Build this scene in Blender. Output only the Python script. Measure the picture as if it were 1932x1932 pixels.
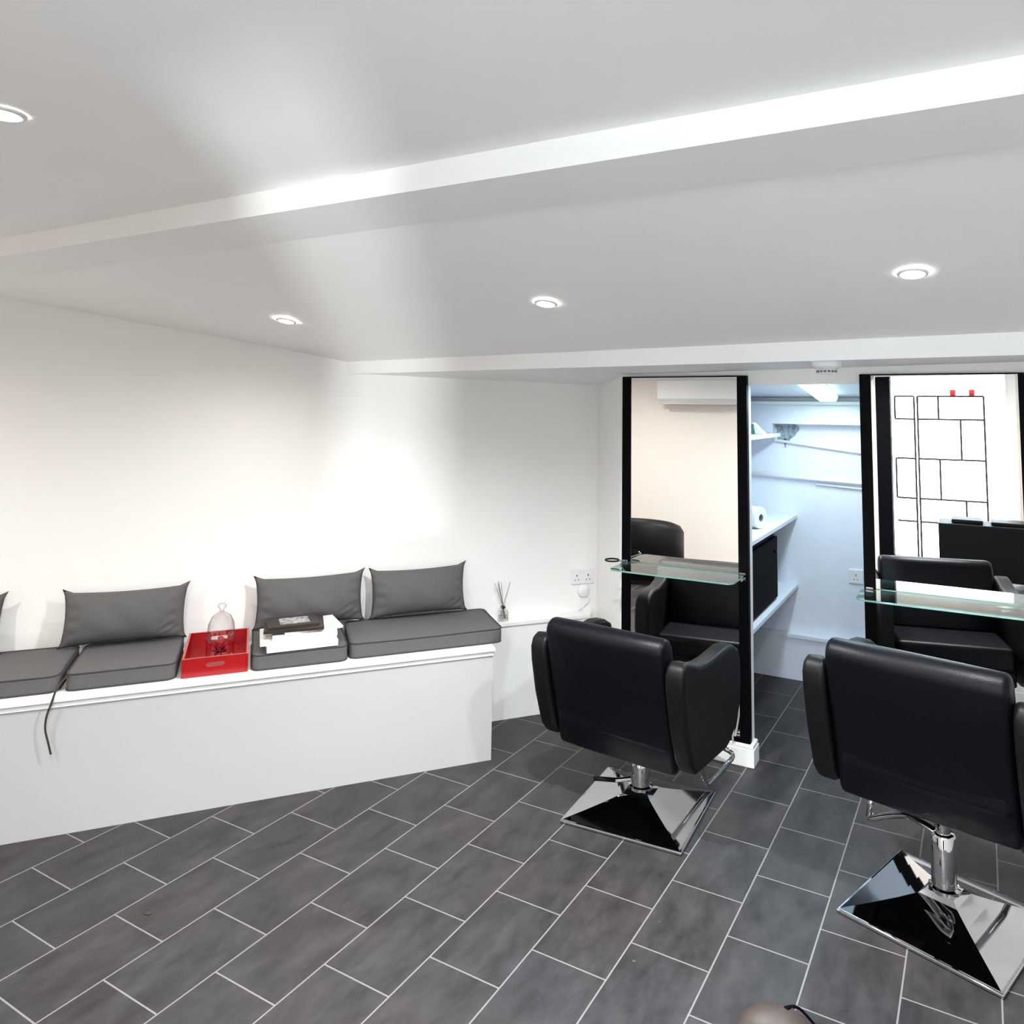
import bpy, bmesh, math, random
from mathutils import Vector, Matrix
random.seed(7)
PI = math.pi
R = math.radians
for o in list(bpy.data.objects): bpy.data.objects.remove(o)
scn = bpy.context.scene
COL = scn.collection

# ---------------------------------------------------------------- camera
cam_d = bpy.data.cameras.new('camera'); cam = bpy.data.objects.new('camera', cam_d); COL.objects.link(cam)
RW = ((0.8847818493969759, 0.46587487617516793, 0.01103080802742451),
      (-0.03236218014670439, 0.08504111522026643, -0.9958517449986912),
      (-0.46488038060616366, 0.8807545676691915, 0.09031956186836176))
right, down, fwd = Vector(RW[0]), Vector(RW[1]), Vector(RW[2])
m = Matrix((right, -down, -fwd)).transposed().to_4x4()
m.translation = Vector((0, 0, 1.7))
cam.matrix_world = m
cam_d.sensor_fit = 'HORIZONTAL'; cam_d.sensor_width = 36
cam_d.lens = 1415.656 / 1932 * 36
cam_d.shift_x = -(1068.616 - 966) / 1932
cam_d.shift_y = (643.52 - 966) / 1932
cam_d.clip_start = 0.02
scn.camera = cam

# ---------------------------------------------------------------- world, light, exposure
w = bpy.data.worlds.new('world'); scn.world = w; w.use_nodes = True
w.node_tree.nodes['Background'].inputs[0].default_value = (0.86, 0.93, 1.0, 1)
w.node_tree.nodes['Background'].inputs[1].default_value = 1.6
scn.view_settings.view_transform = 'Standard'; scn.view_settings.look = 'None'
scn.view_settings.gamma = 1; scn.view_settings.use_curve_mapping = False
scn.view_settings.exposure = 2.8
WIN_POWER, SPOT_POWER, NICHE_POWER = 7, 20, 1.8

def area_light(name, loc, rot, sx, sy, power, color):
    l = bpy.data.lights.new(name, 'AREA'); l.shape = 'RECTANGLE'; l.size = sx; l.size_y = sy
    l.energy = power; l.color = color
    o = bpy.data.objects.new(name, l); COL.objects.link(o); o.location = loc; o.rotation_euler = rot
    return o
# added patch lamp, then daylight outside the glazed front behind the camera
area_light('patch_light', (1.62, -2.95, .50), (0, 0, 0), .035, .035, 50, (.95, .98, 1)).rotation_euler = (R(-100), 0, R(180) + R(36))  # small lamp added to throw the bright patch on left wall and ceiling
area_light('daylight', (-0.17, -2.45, 1.12), (R(90), 0, R(180)), 1.35, 2.15, WIN_POWER, (0.76, 0.88, 1.0)).rotation_euler = (R(-90), 0, R(180))

# ---------------------------------------------------------------- materials
def mat(name, col, rough=0.5, metal=0.0, var=0.04, scale=12.0, bump=0.0, bscale=120.0, **kw):
    mt = bpy.data.materials.new(name); mt.use_nodes = True
    nt = mt.node_tree; b = nt.nodes['Principled BSDF']
    tc = nt.nodes.new('ShaderNodeTexCoord')
    nz = nt.nodes.new('ShaderNodeTexNoise'); nz.inputs['Scale'].default_value = scale; nz.inputs['Detail'].default_value = 4
    nt.links.new(tc.outputs['Object'], nz.inputs['Vector'])
    cr = nt.nodes.new('ShaderNodeValToRGB')
    c0 = [max(0, c * (1 - var)) for c in col]; c1 = [min(1, c * (1 + var)) for c in col]
    cr.color_ramp.elements[0].position = .3; cr.color_ramp.elements[1].position = .7
    cr.color_ramp.elements[0].color = (*c0, 1); cr.color_ramp.elements[1].color = (*c1, 1)
    nt.links.new(nz.outputs['Fac'], cr.inputs['Fac']); nt.links.new(cr.outputs['Color'], b.inputs['Base Color'])
    b.inputs['Roughness'].default_value = rough; b.inputs['Metallic'].default_value = metal
    if bump:
        n2 = nt.nodes.new('ShaderNodeTexNoise'); n2.inputs['Scale'].default_value = bscale; n2.inputs['Detail'].default_value = 3
        nt.links.new(tc.outputs['Object'], n2.inputs['Vector'])
        bp = nt.nodes.new('ShaderNodeBump'); bp.inputs['Strength'].default_value = bump; bp.inputs['Distance'].default_value = .002
        nt.links.new(n2.outputs['Fac'], bp.inputs['Height']); nt.links.new(bp.outputs['Normal'], b.inputs['Normal'])
    for k, v in kw.items(): b.inputs[k.replace('_', ' ')].default_value = v
    return mt
M = {}
M['wall'] = mat('wall_paint', (.87, .855, .835), .55, var=.01, scale=2, bump=.08, bscale=60)
M['ceil'] = mat('ceiling_paint', (.91, .90, .89), .6, var=.01, scale=2, bump=.05, bscale=50)
M['white'] = mat('white_gloss_paint', (.86, .86, .85), .3, var=.01, scale=3)
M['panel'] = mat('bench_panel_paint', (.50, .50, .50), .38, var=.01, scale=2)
M['shelf'] = mat('shelf_paint', (.78, .81, .88), .4, var=.02)
M['fabric'] = mat('grey_cushion_fabric', (.094, .092, .091), .85, var=.10, scale=220, bump=.5, bscale=700)
M['piping'] = mat('grey_piping', (.034, .032, .031), .8, var=.05)
M['tie'] = mat('dark_tie', (.035, .025, .018), .8)
M['red'] = mat('red_lacquer', (.30, .002, .004), .24, var=.05, scale=6)
M['rededge'] = mat('red_lacquer_rubbed', (.40, .06, .05), .3)
M['rose'] = mat('red_petals', (.30, .002, .008), .5, var=.2, scale=30)
M['leather'] = mat('black_leather', (.0014, .0019, .0036), .40, var=.15, scale=20, bump=.35, bscale=260, Specular_IOR_Level=.17)
M['leather2'] = mat('black_arm_vinyl', (.0035, .0032, .0034), .46, var=.15, scale=20, bump=.35, bscale=260, Specular_IOR_Level=.22)
M['chrome'] = mat('chrome', (.54, .54, .55), .045, 1.0, var=.01)
M['black'] = mat('black_lacquer', (.002, .002, .003), .7, var=.1, Specular_IOR_Level=.05)
M['plastic'] = mat('black_plastic', (.003, .003, .0035), .55, Specular_IOR_Level=.12)
M['frame'] = mat('black_frame', (.0016, .0013, .002), .5, var=.25, scale=40, Specular_IOR_Level=.05)
M['mirror'] = mat('mirror_silver', (.93, .93, .92), .0, 1.0, var=.0)
M['glass'] = mat('clear_glass', (.95, 1.0, .98), .0, var=0, Transmission_Weight=1.0, IOR=1.45)
M['shelfglass'] = mat('green_edge_glass', (.22, .42, .37), .15, var=0, Transmission_Weight=.3, IOR=1.5)
def thin_glass(name, tint, refl=.06):
    mt = bpy.data.materials.new(name); mt.use_nodes = True; nt = mt.node_tree; nt.nodes.clear()
    tr = nt.nodes.new('ShaderNodeBsdfTransparent'); tr.inputs[0].default_value = (*tint, 1)
    gl = nt.nodes.new('ShaderNodeBsdfGlossy'); gl.inputs['Roughness'].default_value = .02
    fr_ = nt.nodes.new('ShaderNodeLayerWeight'); fr_.inputs['Blend'].default_value = .35
    mr = nt.nodes.new('ShaderNodeMapRange'); mr.inputs['To Min'].default_value = refl; mr.inputs['To Max'].default_value = .75
    nz = nt.nodes.new('ShaderNodeTexNoise'); nz.inputs['Scale'].default_value = 3
    ad = nt.nodes.new('ShaderNodeMath'); ad.operation = 'MULTIPLY_ADD'; ad.inputs[1].default_value = .02
    mx = nt.nodes.new('ShaderNodeMixShader'); o = nt.nodes.new('ShaderNodeOutputMaterial')
    nt.links.new(fr_.outputs['Facing'], mr.inputs['Value']); nt.links.new(nz.outputs['Fac'], ad.inputs[0]); nt.links.new(mr.outputs[0], ad.inputs[2])
    nt.links.new(ad.outputs[0], mx.inputs[0]); nt.links.new(tr.outputs[0], mx.inputs[1]); nt.links.new(gl.outputs[0], mx.inputs[2]); nt.links.new(mx.outputs[0], o.inputs[0])
    return mt
M['thin'] = thin_glass('thin_clear_glass', (.97, .98, .98))
M['shelftop'] = thin_glass('polished_shelf_glass', (.80, .93, .89), .40)
M['pane'] = thin_glass('window_pane_glass', (.96, .98, .97), .03)
M['liquid'] = mat('pale_scent_oil', (.93, .92, .86), .0, var=0, Transmission_Weight=1.0, IOR=1.36)
M['reed'] = mat('dark_reed', (.12, .09, .07), .7)
M['whitepl'] = mat('white_plastic', (.80, .81, .82), .3, var=.01)
M['dot'] = mat('socket_slot', (.10, .10, .12), .6)
M['paper'] = mat('white_paper', (.86, .86, .85), .8, var=.02)
M['cover1'] = mat('cream_book_cover', (.82, .78, .74), .5, var=.03)
M['cover2'] = mat('white_book_cover', (.85, .85, .84), .35, var=.02)
M['cover3'] = mat('dark_brown_cover', (.028, .02, .017), .35, var=.3, scale=14)
M['pic'] = mat('grey_cover_picture', (.30, .30, .31), .3, var=.7, scale=60)
M['pinkish'] = mat('pink_magazine', (.78, .66, .65), .4, var=.12, scale=30)
M['pebble'] = mat('white_pebble', (.88, .87, .84), .35)
M['core'] = mat('cardboard_core', (.16, .17, .19), .9)
M['stain'] = mat('grey_damp_patch', (.30, .34, .38), .9, var=.45, scale=45)
M['cream'] = mat('cream_backroom_paint', (.84, .785, .73), .6, var=.01)
M['wire'] = mat('black_wire', (.02, .02, .02), .5)
M['redpot'] = mat('red_pot', (.75, .03, .03), .4)
M['brown'] = mat('dark_brown_leather', (.055, .04, .034), .55, var=.2, scale=20)
M['green'] = mat('green_box', (.05, .16, .10), .5)

def emis(name, col, s):
    mt = bpy.data.materials.new(name); mt.use_nodes = True; nt = mt.node_tree; nt.nodes.clear()
    e = nt.nodes.new('ShaderNodeEmission'); e.inputs[0].default_value = (*col, 1); e.inputs[1].default_value = s
    o = nt.nodes.new('ShaderNodeOutputMaterial'); nt.links.new(e.outputs[0], o.inputs[0]); return mt
M['lamp'] = emis('spot_lamp_lit', (1, .95, .86), 14)

def diffuser_mat():
    mt = mat('ribbed_diffuser', (.62, .95, .88), .3, var=.02)
    b = mt.node_tree.nodes['Principled BSDF']
    b.inputs['Emission Color'].default_value = (.66, 1, .92, 1); b.inputs['Emission Strength'].default_value = .75
    return mt
M['diff'] = diffuser_mat()

def floor_mat():
    mt = bpy.data.materials.new('dark_floor_tiles'); mt.use_nodes = True; nt = mt.node_tree
    N, L = nt.nodes.new, nt.links.new; b = nt.nodes['Principled BSDF']
    tc = N('ShaderNodeTexCoord'); mp = N('ShaderNodeMapping'); mp.inputs['Scale'].default_value = (1, -1, 1)
    L(tc.outputs['Object'], mp.inputs['Vector'])
    def brick(ms):
        k = N('ShaderNodeTexBrick'); k.offset = .5; k.offset_frequency = 2; k.squash = 1; k.squash_frequency = 2
        L(mp.outputs[0], k.inputs['Vector'])
        k.inputs['Scale'].default_value = 1; k.inputs['Mortar Size'].default_value = ms
        k.inputs['Mortar Smooth'].default_value = .1; k.inputs['Bias'].default_value = 0
        k.inputs['Brick Width'].default_value = .36871; k.inputs['Row Height'].default_value = .25916
        return k
    k = brick(.0026); k.inputs['Color1'].default_value = (0, 0, 0, 1); k.inputs['Color2'].default_value = (1, 1, 1, 1); k.inputs['Mortar'].default_value = (.5, .5, .5, 1)
    # cloud per tile: shift the noise by the tile's random value
    sep = N('ShaderNodeVectorMath'); sep.operation = 'MULTIPLY_ADD'
    L(k.outputs['Color'], sep.inputs[0]); sep.inputs[1].default_value = (7, 13, 5); L(mp.outputs[0], sep.inputs[2])
    st = N('ShaderNodeMapping'); st.inputs['Scale'].default_value = (1, 2.1, 1); L(sep.outputs[0], st.inputs['Vector'])
    n1 = N('ShaderNodeTexNoise'); n1.inputs['Scale'].default_value = 5; n1.inputs['Detail'].default_value = 9; n1.inputs['Roughness'].default_value = .68
    L(st.outputs[0], n1.inputs['Vector'])
    r1 = N('ShaderNodeValToRGB'); e = r1.color_ramp.elements
    e[0].position = .30; e[0].color = (.012, .011, .0115, 1); e[1].position = .72; e[1].color = (.047, .045, .0455, 1)
    L(n1.outputs['Fac'], r1.inputs['Fac'])
    hs = N('ShaderNodeTexNoise'); hs.inputs['Scale'].default_value = 2.3; hs.inputs['Detail'].default_value = 2; L(mp.outputs[0], hs.inputs['Vector'])
    r3 = N('ShaderNodeValToRGB'); r3.color_ramp.elements[0].position = .4; r3.color_ramp.elements[1].position = .6
    r3.color_ramp.elements[0].color = (1.06, .97, .96, 1); r3.color_ramp.elements[1].color = (.95, 1.0, 1.04, 1)
    L(hs.outputs['Fac'], r3.inputs['Fac'])
    mx0 = N('ShaderNodeMixRGB'); mx0.blend_type = 'MULTIPLY'; mx0.inputs[0].default_value = 1
    L(r1.outputs[0], mx0.inputs[1]); L(r3.outputs[0], mx0.inputs[2])
    # small pale scuffs
    n3 = N('ShaderNodeTexNoise'); n3.inputs['Scale'].default_value = 24; n3.inputs['Detail'].default_value = 2; L(mp.outputs[0], n3.inputs['Vector'])
    r4 = N('ShaderNodeValToRGB'); r4.color_ramp.elements[0].position = .77; r4.color_ramp.elements[1].position = .80
    L(n3.outputs['Fac'], r4.inputs['Fac'])
    mx1 = N('ShaderNodeMixRGB'); mx1.inputs[2].default_value = (.13, .13, .14, 1); L(r4.outputs[0], mx1.inputs[0]); L(mx0.outputs[0], mx1.inputs[1])
    mx = N('ShaderNodeMixRGB'); mx.inputs[2].default_value = (.20, .188, .184, 1)
    L(k.outputs['Fac'], mx.inputs[0]); L(mx1.outputs[0], mx.inputs[1]); L(mx.outputs[0], b.inputs['Base Color'])
    rr = N('ShaderNodeMapRange'); rr.inputs['To Min'].default_value = .42; rr.inputs['To Max'].default_value = .6
    L(n1.outputs['Fac'], rr.inputs['Value']); L(rr.outputs[0], b.inputs['Roughness'])
    b.inputs['Specular IOR Level'].default_value = .4
    bp = N('ShaderNodeBump'); bp.inputs['Strength'].default_value = .25; bp.inputs['Distance'].default_value = .002
    n2 = N('ShaderNodeTexNoise'); n2.inputs['Scale'].default_value = 160; L(mp.outputs[0], n2.inputs['Vector'])
    sb = N('ShaderNodeMath'); sb.operation = 'SUBTRACT'; L(n2.outputs['Fac'], sb.inputs[0]); L(k.outputs['Fac'], sb.inputs[1])
    L(sb.outputs[0], bp.inputs['Height']); L(bp.outputs[0], b.inputs['Normal'])
    return mt
M['floor'] = floor_mat()

# ---------------------------------------------------------------- mesh helpers
def tag(o, label=None, cat=None, group=None, kind=None):
    if label: o['label'] = label
    if cat: o['category'] = cat
    if group: o['group'] = group
    if kind: o['kind'] = kind
    return o
def obj(name, bm, material, parent=None, smooth=False, loc=None, rot=None, bevel=0, seg=3, sub=0):
    me = bpy.data.meshes.new(name); bmesh.ops.recalc_face_normals(bm, faces=bm.faces); bm.to_mesh(me); bm.free()
    for mm in (material if isinstance(material, (list, tuple)) else [material]): me.materials.append(mm)
    if smooth:
        for p in me.polygons: p.use_smooth = True
    o = bpy.data.objects.new(name, me); COL.objects.link(o)
    if parent: o.parent = parent
    if loc: o.location = loc
    if rot is not None: o.rotation_euler = (0, 0, rot) if isinstance(rot, (int, float)) else rot
    if bevel:
        b = o.modifiers.new('bevel', 'BEVEL'); b.width = bevel; b.segments = seg; b.limit_method = 'ANGLE'; b.angle_limit = R(40)
        b.harden_normals = False
        for p in me.polygons: p.use_smooth = True
        wn = o.modifiers.new('wn', 'WEIGHTED_NORMAL'); wn.keep_sharp = False
    if sub:
        s = o.modifiers.new('sub', 'SUBSURF'); s.levels = s.render_levels = sub
    return o
def empty(name, loc, rz=0, label=None, cat=None, group=None):
    o = bpy.data.objects.new(name, None); COL.objects.link(o); o.location = loc; o.rotation_euler = (0, 0, rz)
    o.empty_display_size = .05
    return tag(o, label, cat, group)
def box(bm, x0, x1, y0, y1, z0, z1):
    v = [bm.verts.new(p) for p in [(x0,y0,z0),(x1,y0,z0),(x1,y1,z0),(x0,y1,z0),(x0,y0,z1),(x1,y0,z1),(x1,y1,z1),(x0,y1,z1)]]
    for f in [(0,3,2,1),(4,5,6,7),(0,1,5,4),(1,2,6,5),(2,3,7,6),(3,0,4,7)]: bm.faces.new([v[i] for i in f])
    return bm
def B(*a): return box(bmesh.new(), *a)
def hexa(bm, pts):   # 8 points: bottom 4 ccw, top 4
    v = [bm.verts.new(p) for p in pts]
    for f in [(0,3,2,1),(4,5,6,7),(0,1,5,4),(1,2,6,5),(2,3,7,6),(3,0,4,7)]: bm.faces.new([v[i] for i in f])
    return bm
def prism(bm, poly, axis, a, b):
    def P(p, t): return {'x': (t, p[0], p[1]), 'y': (p[0], t, p[1]), 'z': (p[0], p[1], t)}[axis]
    A = [bm.verts.new(P(p, a)) for p in poly]; C = [bm.verts.new(P(p, b)) for p in poly]
    bm.faces.new(A[::-1]); bm.faces.new(C); n = len(poly)
    for i in range(n): bm.faces.new([A[i], A[(i+1) % n], C[(i+1) % n], C[i]])
    return bm
def lathe(bm, prof, n=32, c=(0,0,0), axis='z', cap=True):
    rings = []
    for r, h in prof:
        ring = []
        for i in range(n):
            a = 2*PI*i/n; p = (r*math.cos(a), r*math.sin(a), h)
            if axis == 'y': p = (p[0], p[2], p[1])
            if axis == 'x': p = (p[2], p[0], p[1])
            ring.append(bm.verts.new((c[0]+p[0], c[1]+p[1], c[2]+p[2])))
        rings.append(ring)
    for k in range(len(rings)-1):
        for i in range(n): bm.faces.new([rings[k][i], rings[k][(i+1) % n], rings[k+1][(i+1) % n], rings[k+1][i]])
    if cap:
        if prof[0][0] > 1e-6: bm.faces.new(rings[0][::-1])
        if prof[-1][0] > 1e-6: bm.faces.new(rings[-1])
    return bm
def spline(pts, n=8):
    P = [Vector(p) for p in pts]; out = []
    for i in range(len(P)-1):
        p0, p1, p2, p3 = P[max(i-1, 0)], P[i], P[i+1], P[min(i+2, len(P)-1)]
        for k in range(n):
            t = k/n; out.append(.5*((2*p1)+(-p0+p2)*t+(2*p0-5*p1+4*p2-p3)*t*t+(-p0+3*p1-3*p2+p3)*t**3))
    out.append(P[-1]); return out
def tube(bm, pts, r, n=10, closed=False, flat=1.0):
    pts = [Vector(p) for p in pts]; rings = []; N_ = len(pts); up = None
    for i, p in enumerate(pts):
        a = pts[(i-1) % N_] if (closed or i > 0) else p; b = pts[(i+1) % N_] if (closed or i < N_-1) else p
        d = (b-a).normalized()
        if up is None:
            up = Vector((0,0,1)) if abs(d.z) < .9 else Vector((1,0,0))
        up = (up - d*up.dot(d))
        up = up.normalized() if up.length > 1e-5 else d.orthogonal().normalized()
        s = d.cross(up); rr = r[i] if isinstance(r, (list, tuple)) else r
        rings.append([bm.verts.new(p + s*(rr*math.cos(2*PI*k/n)) + up*(rr*flat*math.sin(2*PI*k/n))) for k in range(n)])
    m_ = N_ if closed else N_-1
    for i in range(m_):
        A, C = rings[i], rings[(i+1) % N_]
        for k in range(n): bm.faces.new([A[k], A[(k+1) % n], C[(k+1) % n], C[k]])
    if not closed: bm.faces.new(rings[0][::-1]); bm.faces.new(rings[-1])
    return bm
def T(pts, r, n=10, closed=False, flat=1.0): return tube(bmesh.new(), pts, r, n, closed, flat)
def rbox(x0, x1, y0, y1, z0, z1): return B(x0, x1, y0, y1, z0, z1)
def ball(bm, c, r, sx=1, sy=1, sz=1, u=16, v=10):
    ret = bmesh.ops.create_uvsphere(bm, u_segments=u, v_segments=v, radius=r)
    for q in ret['verts']: q.co = Vector((q.co.x*sx + c[0], q.co.y*sy + c[1], q.co.z*sz + c[2]))
    return bm
def struct(name, bm, m_, **k): return tag(obj(name, bm, m_, **k), kind='structure')

# bench frame: t runs along the seat wall, n towards that wall
BA = R(50.2269)
bd = Vector((math.cos(BA), math.sin(BA), 0)); bn = Vector((-math.sin(BA), math.cos(BA), 0))
def Wp(t, n, z=0): return bd*t + bn*n + Vector((0, 0, z))

# ---------------------------------------------------------------- the room
fr = -R(1.03635)                        # tile joints run almost along the depth of the room
FO = Vector((-2.569, 1.485, 0)); FR = R(90) + fr
bm = bmesh.new()
fi = Matrix.Rotation(FR, 4, 'Z'); fi.translation = FO; fi = fi.inverted()
for z in (0,):
    f = bm.faces.new([bm.verts.new(fi @ Vector(p)) for p in [(-6.2,-2.4,0),(2.0,-2.4,0),(2.0,5.4,0),(-6.2,5.4,0)]])
g = bmesh.ops.extrude_face_region(bm, geom=[f]); bmesh.ops.translate(bm, verts=[v for v in g['geom'] if isinstance(v, bmesh.types.BMVert)], vec=(0,0,-.1))
fl = struct('floor', bm, M['floor'], loc=FO, rot=FR)

WN = 4.17
# left wall (oblique), built as a slab
t0, t1 = -3.45, 1.93
bm = bmesh.new()
A0, A1 = Wp(t0, WN), Wp(t1, WN); B0, B1 = Wp(t0, WN+.12), Wp(t1, WN+.12)
hexa(bm, [A0, A1, B1, B0] + [p + Vector((0,0,2.6)) for p in (A0, A1, B1, B0)])
struct('wall_left', bm, M['wall'])
# short oblique return from the corner to the mirror wall
c0 = Vector((-1.972, 4.152, 0)); c1 = Vector((-1.635, 3.80, 0)); nn = Vector((.35, .34, 0)).normalized()*.05
bm = bmesh.new(); hexa(bm, [c1, c0, c0+nn, c1+nn] + [p+Vector((0,0,2.1)) for p in (c1, c0, c0+nn, c1+nn)])
struct('wall_corner', bm, M['wall'])
# mirror wall: two thin piers and the header over the opening
struct('wall_mirror', B(-1.66, -.957, 3.79, 3.835, 0, 2.1), M['wall'])
struct('wall_mirror', B(-.43, 1.7, 3.79, 3.835, 0, 2.1), M['wall'])
bm = bmesh.new(); hexa(bm, [(-.957,3.792,1.829),(-.43,3.792,1.838),(-.43,3.835,1.838),(-.957,3.835,1.829),(-.957,3.792,2.1),(-.43,3.792,2.1),(-.43,3.835,2.1),(-.957,3.835,2.1)])
struct('wall_header', bm, M['wall'])
# right, back and far-left walls
struct('wall_right', B(1.7, 1.82, -2.3, 5.4, 0, 2.6), M['wall'])
struct('wall_rear_left', B(-5.6, -.785, -.87, -.75, 0, 2.6), M['cream'])
struct('wall_rear', B(-1.3, -.92, -2.32, -2.2, 0, 2.6), M['cream'])
struct('wall_passage', B(-1.3, -1.18, -2.2, -.87, 0, 2.6), M['cream'])
struct('door_1_jamb', B(-.784, -.652, -.90, -.72, 0, 2.12), M['black'], bevel=.003)
struct('wall_rear', B(.52, 1.045, -2.32, -2.2, 0, 2.6), M['cream'])
struct('wall_rear', B(1.20, 1.82, -2.32, -2.2, 0, 2.6), M['cream'])
struct('wall_rear', B(1.045, 1.20, -2.32, -2.2, .85, 2.6), M['cream'])
struct('patch_slot_glass', B(1.045, 1.20, -2.262, -2.256, 0, .85), M['pane'])  # low glazed slot added to give the patch lamp's beam its edges
struct('wall_rear', B(-.92, .52, -2.32, -2.2, 2.2, 2.6), M['cream'])
struct('wall_side', B(-5.62, -5.5, -.87, .15, 0, 2.6), M['cream'])
# store room behind the mirrors
struct('wall_store_back', B(-1.66, 1.82, 5.12, 5.24, 0, 2.1), M['shelf'])
struct('wall_store_left', B(-1.66, -1.60, 3.836, 5.12, 0, 2.1), M['shelf'])
bm = bmesh.new(); hexa(bm, [(-1.66,3.836,1.885),(1.7,3.836,1.885),(1.7,5.12,1.79),(-1.66,5.12,1.79),(-1.66,3.836,2.1),(1.7,3.836,2.1),(1.7,5.12,2.1),(-1.66,5.12,2.1)])
struct('ceiling_store', bm, M['shelf'])

# ceilings: near flat part, beam, sloping part, low beam over the mirrors
struct('ceiling', B(-6.2, 1.82, -2.32, 1.388, 2.285, 2.4), M['ceil'])
struct('ceiling_beam', B(-6.2, 1.82, 1.388, 1.652, 2.219, 2.4), M['ceil'])
sl = .20
def zs(x, y): return 1.940 + .014*(x + 2.92) + sl*(3.011 - y)
bm = bmesh.new()
front = [(-6.2,1.652,2.219),(-2.54,1.652,2.219),(1.82,1.652,zs(1.82,1.652))]; back = [(x,3.011,zs(x,3.011)) for x in (-6.2,-2.54,1.82)]
lo_ = [bm.verts.new(p) for p in front]; lb_ = [bm.verts.new(p) for p in back]
hi_ = [bm.verts.new((p[0],p[1],2.5)) for p in front]; hb_ = [bm.verts.new((p[0],p[1],2.5)) for p in back]
for k in (0, 1):
    bm.faces.new([lo_[k],lo_[k+1],lb_[k+1],lb_[k]]); bm.faces.new([hi_[k],hb_[k],hb_[k+1],hi_[k+1]])
    bm.faces.new([lo_[k],hi_[k],hi_[k+1],lo_[k+1]]); bm.faces.new([lb_[k],lb_[k+1],hb_[k+1],hb_[k]])
bm.faces.new([lo_[0],lb_[0],hb_[0],hi_[0]]); bm.faces.new([lo_[2],hi_[2],hb_[2],lb_[2]])
struct('ceiling_sloping', bm, M['ceil'])
bm = bmesh.new()
xa, xb = -3.0, 1.82
hexa(bm, [(xa,3.011,1.874),(xb,3.011,1.918),(xb,3.80,1.955),(-1.62,3.80,1.893),(xa,3.011,2.3),(xb,3.011,2.3),(xb,3.80,2.3),(-1.62,3.80,2.3)])
struct('ceiling_low_beam', bm, M['ceil'])
bm = bmesh.new()
hexa(bm, [(xa,3.011,1.874),(-1.62,3.80,1.893),(-1.7,4.3,1.85),(-2.1,4.3,1.835),(xa,3.011,2.3),(-1.62,3.80,2.3),(-1.7,4.3,2.3),(-2.1,4.3,2.3)])
struct('ceiling_corner', bm, M['ceil'])

# boxed ledge along the wall past the bench
bm = bmesh.new()
L = [Wp(1.10, 4.085), Wp(1.855, 4.085), Wp(1.905, WN), Wp(1.10, WN)]
hexa(bm, [p.copy() for p in L] + [p + Vector((0,0,.50)) for p in L])
struct('trim_1', bm, M['white'])
bm = bmesh.new(); L = [Wp(1.10, 4.073), Wp(1.845, 4.073), Wp(1.90, WN), Wp(1.10, WN)]
hexa(bm, [p + Vector((0,0,.50)) for p in L] + [p + Vector((0,0,.516)) for p in L])
struct('trim_2', bm, M['white'])
# white plinth wrapped round the foot of the pier
bm = B(-1.22, -.937, 3.742, 3.845, 0, .082); 
struct('baseboard_mirror', bm, M['white'], bevel=.003)
bm = B(-1.22, -.941, 3.748, 3.842, .082, .103)
struct('baseboard_mirror_lip', bm, M['white'], bevel=.006)
bm = B(-.44, 1.7, 3.742, 3.789, 0, .10)
struct('baseboard_right', bm, M['white'], bevel=.003)

# glazed front behind the camera
wt = struct('window_1', B(-.92, -.80, -2.31, -2.14, 0, 2.2), M['black'])
struct('window_1_frame', box(box(B(.42, .52, -2.31, -2.16, 0, 2.2), -.80, .42, -2.31, -2.18, 2.14, 2.2), -.80, .42, -2.31, -2.18, 0, .06), M['white'])
struct('window_1_glass', B(-.80, .42, -2.26, -2.252, .06, 2.14), M['pane'])

# ---------------------------------------------------------------- ceiling spots
def spot(loc, ry, label, power=SPOT_POWER, col=(1, .965, .92), group='recessed ceiling spots'):
    t = empty('ceiling_spot', loc, 0, label, 'ceiling light', group); t.rotation_euler = (ry, 0, 0)
    bm = bmesh.new(); lathe(bm, [(.043,-.001),(.043,-.004),(.040,-.007),(.033,-.007),(.030,-.002),(.030,.0)], 36, cap=False)
    obj('bezel', bm, M['whitepl'], t, smooth=True)
    bm = bmesh.new(); lathe(bm, [(.031,-.0015),(.031,-.004),(.02,-.0052),(0,-.0056)], 32, cap=False)
    obj('lamp', bm, M['lamp'], t, smooth=True)
    l = bpy.data.lights.new('spot_light', 'SPOT'); l.energy = power; l.color = col; l.spot_size = R(168); l.spot_blend = 1.0; l.shadow_soft_size = .03
    lo = bpy.data.objects.new('spot_light', l); COL.objects.link(lo); lo.parent = t; lo.location = (0, 0, -.02)
    return t
ra = math.atan(sl)
for (x, y, lb) in [(-2.637, 2.339, 'small round ceiling spot nearest the seat wall, above the cushions'),
                   (-1.342, 2.379, 'round ceiling spot in the middle of the sloping ceiling, left of the mirrors'),
                   (-.117, 2.373, 'brightest round ceiling spot at the right, above the right styling chair')]:
    spot((x, y, zs(x, y) - .001), -ra, lb, power=(4 if x < -2 else 36 if x < -1 else 24), col=((1, .96, .90) if x < -2 else (.94, .97, 1)))
spot((-1.70, .765, 2.285), 0, 'warm glowing ceiling spot at the left edge of the photo, before the beam', power=15)
for x in (-4.4, -3.1):  # out-of-view spots added to brighten the left and rear
    spot((x, .45, 2.285), 0, 'added unseen ceiling spot beyond the left edge of the photo, over the armchair end', power=13)
for x in (.35, 1.3):  # added spots, unseen, for more ambient light
    spot((x, -.25, 2.285), 0, 'added unseen ceiling spot on the flat ceiling over the camera end of the room', power=6)
spot((-.62, .12, 2.285), 0, 'added unseen ceiling spot on the flat ceiling behind the camera, left of centre', power=40, col=(.90, .95, 1))  # added fill: lifts the beam and the walls by the mirrors
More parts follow.
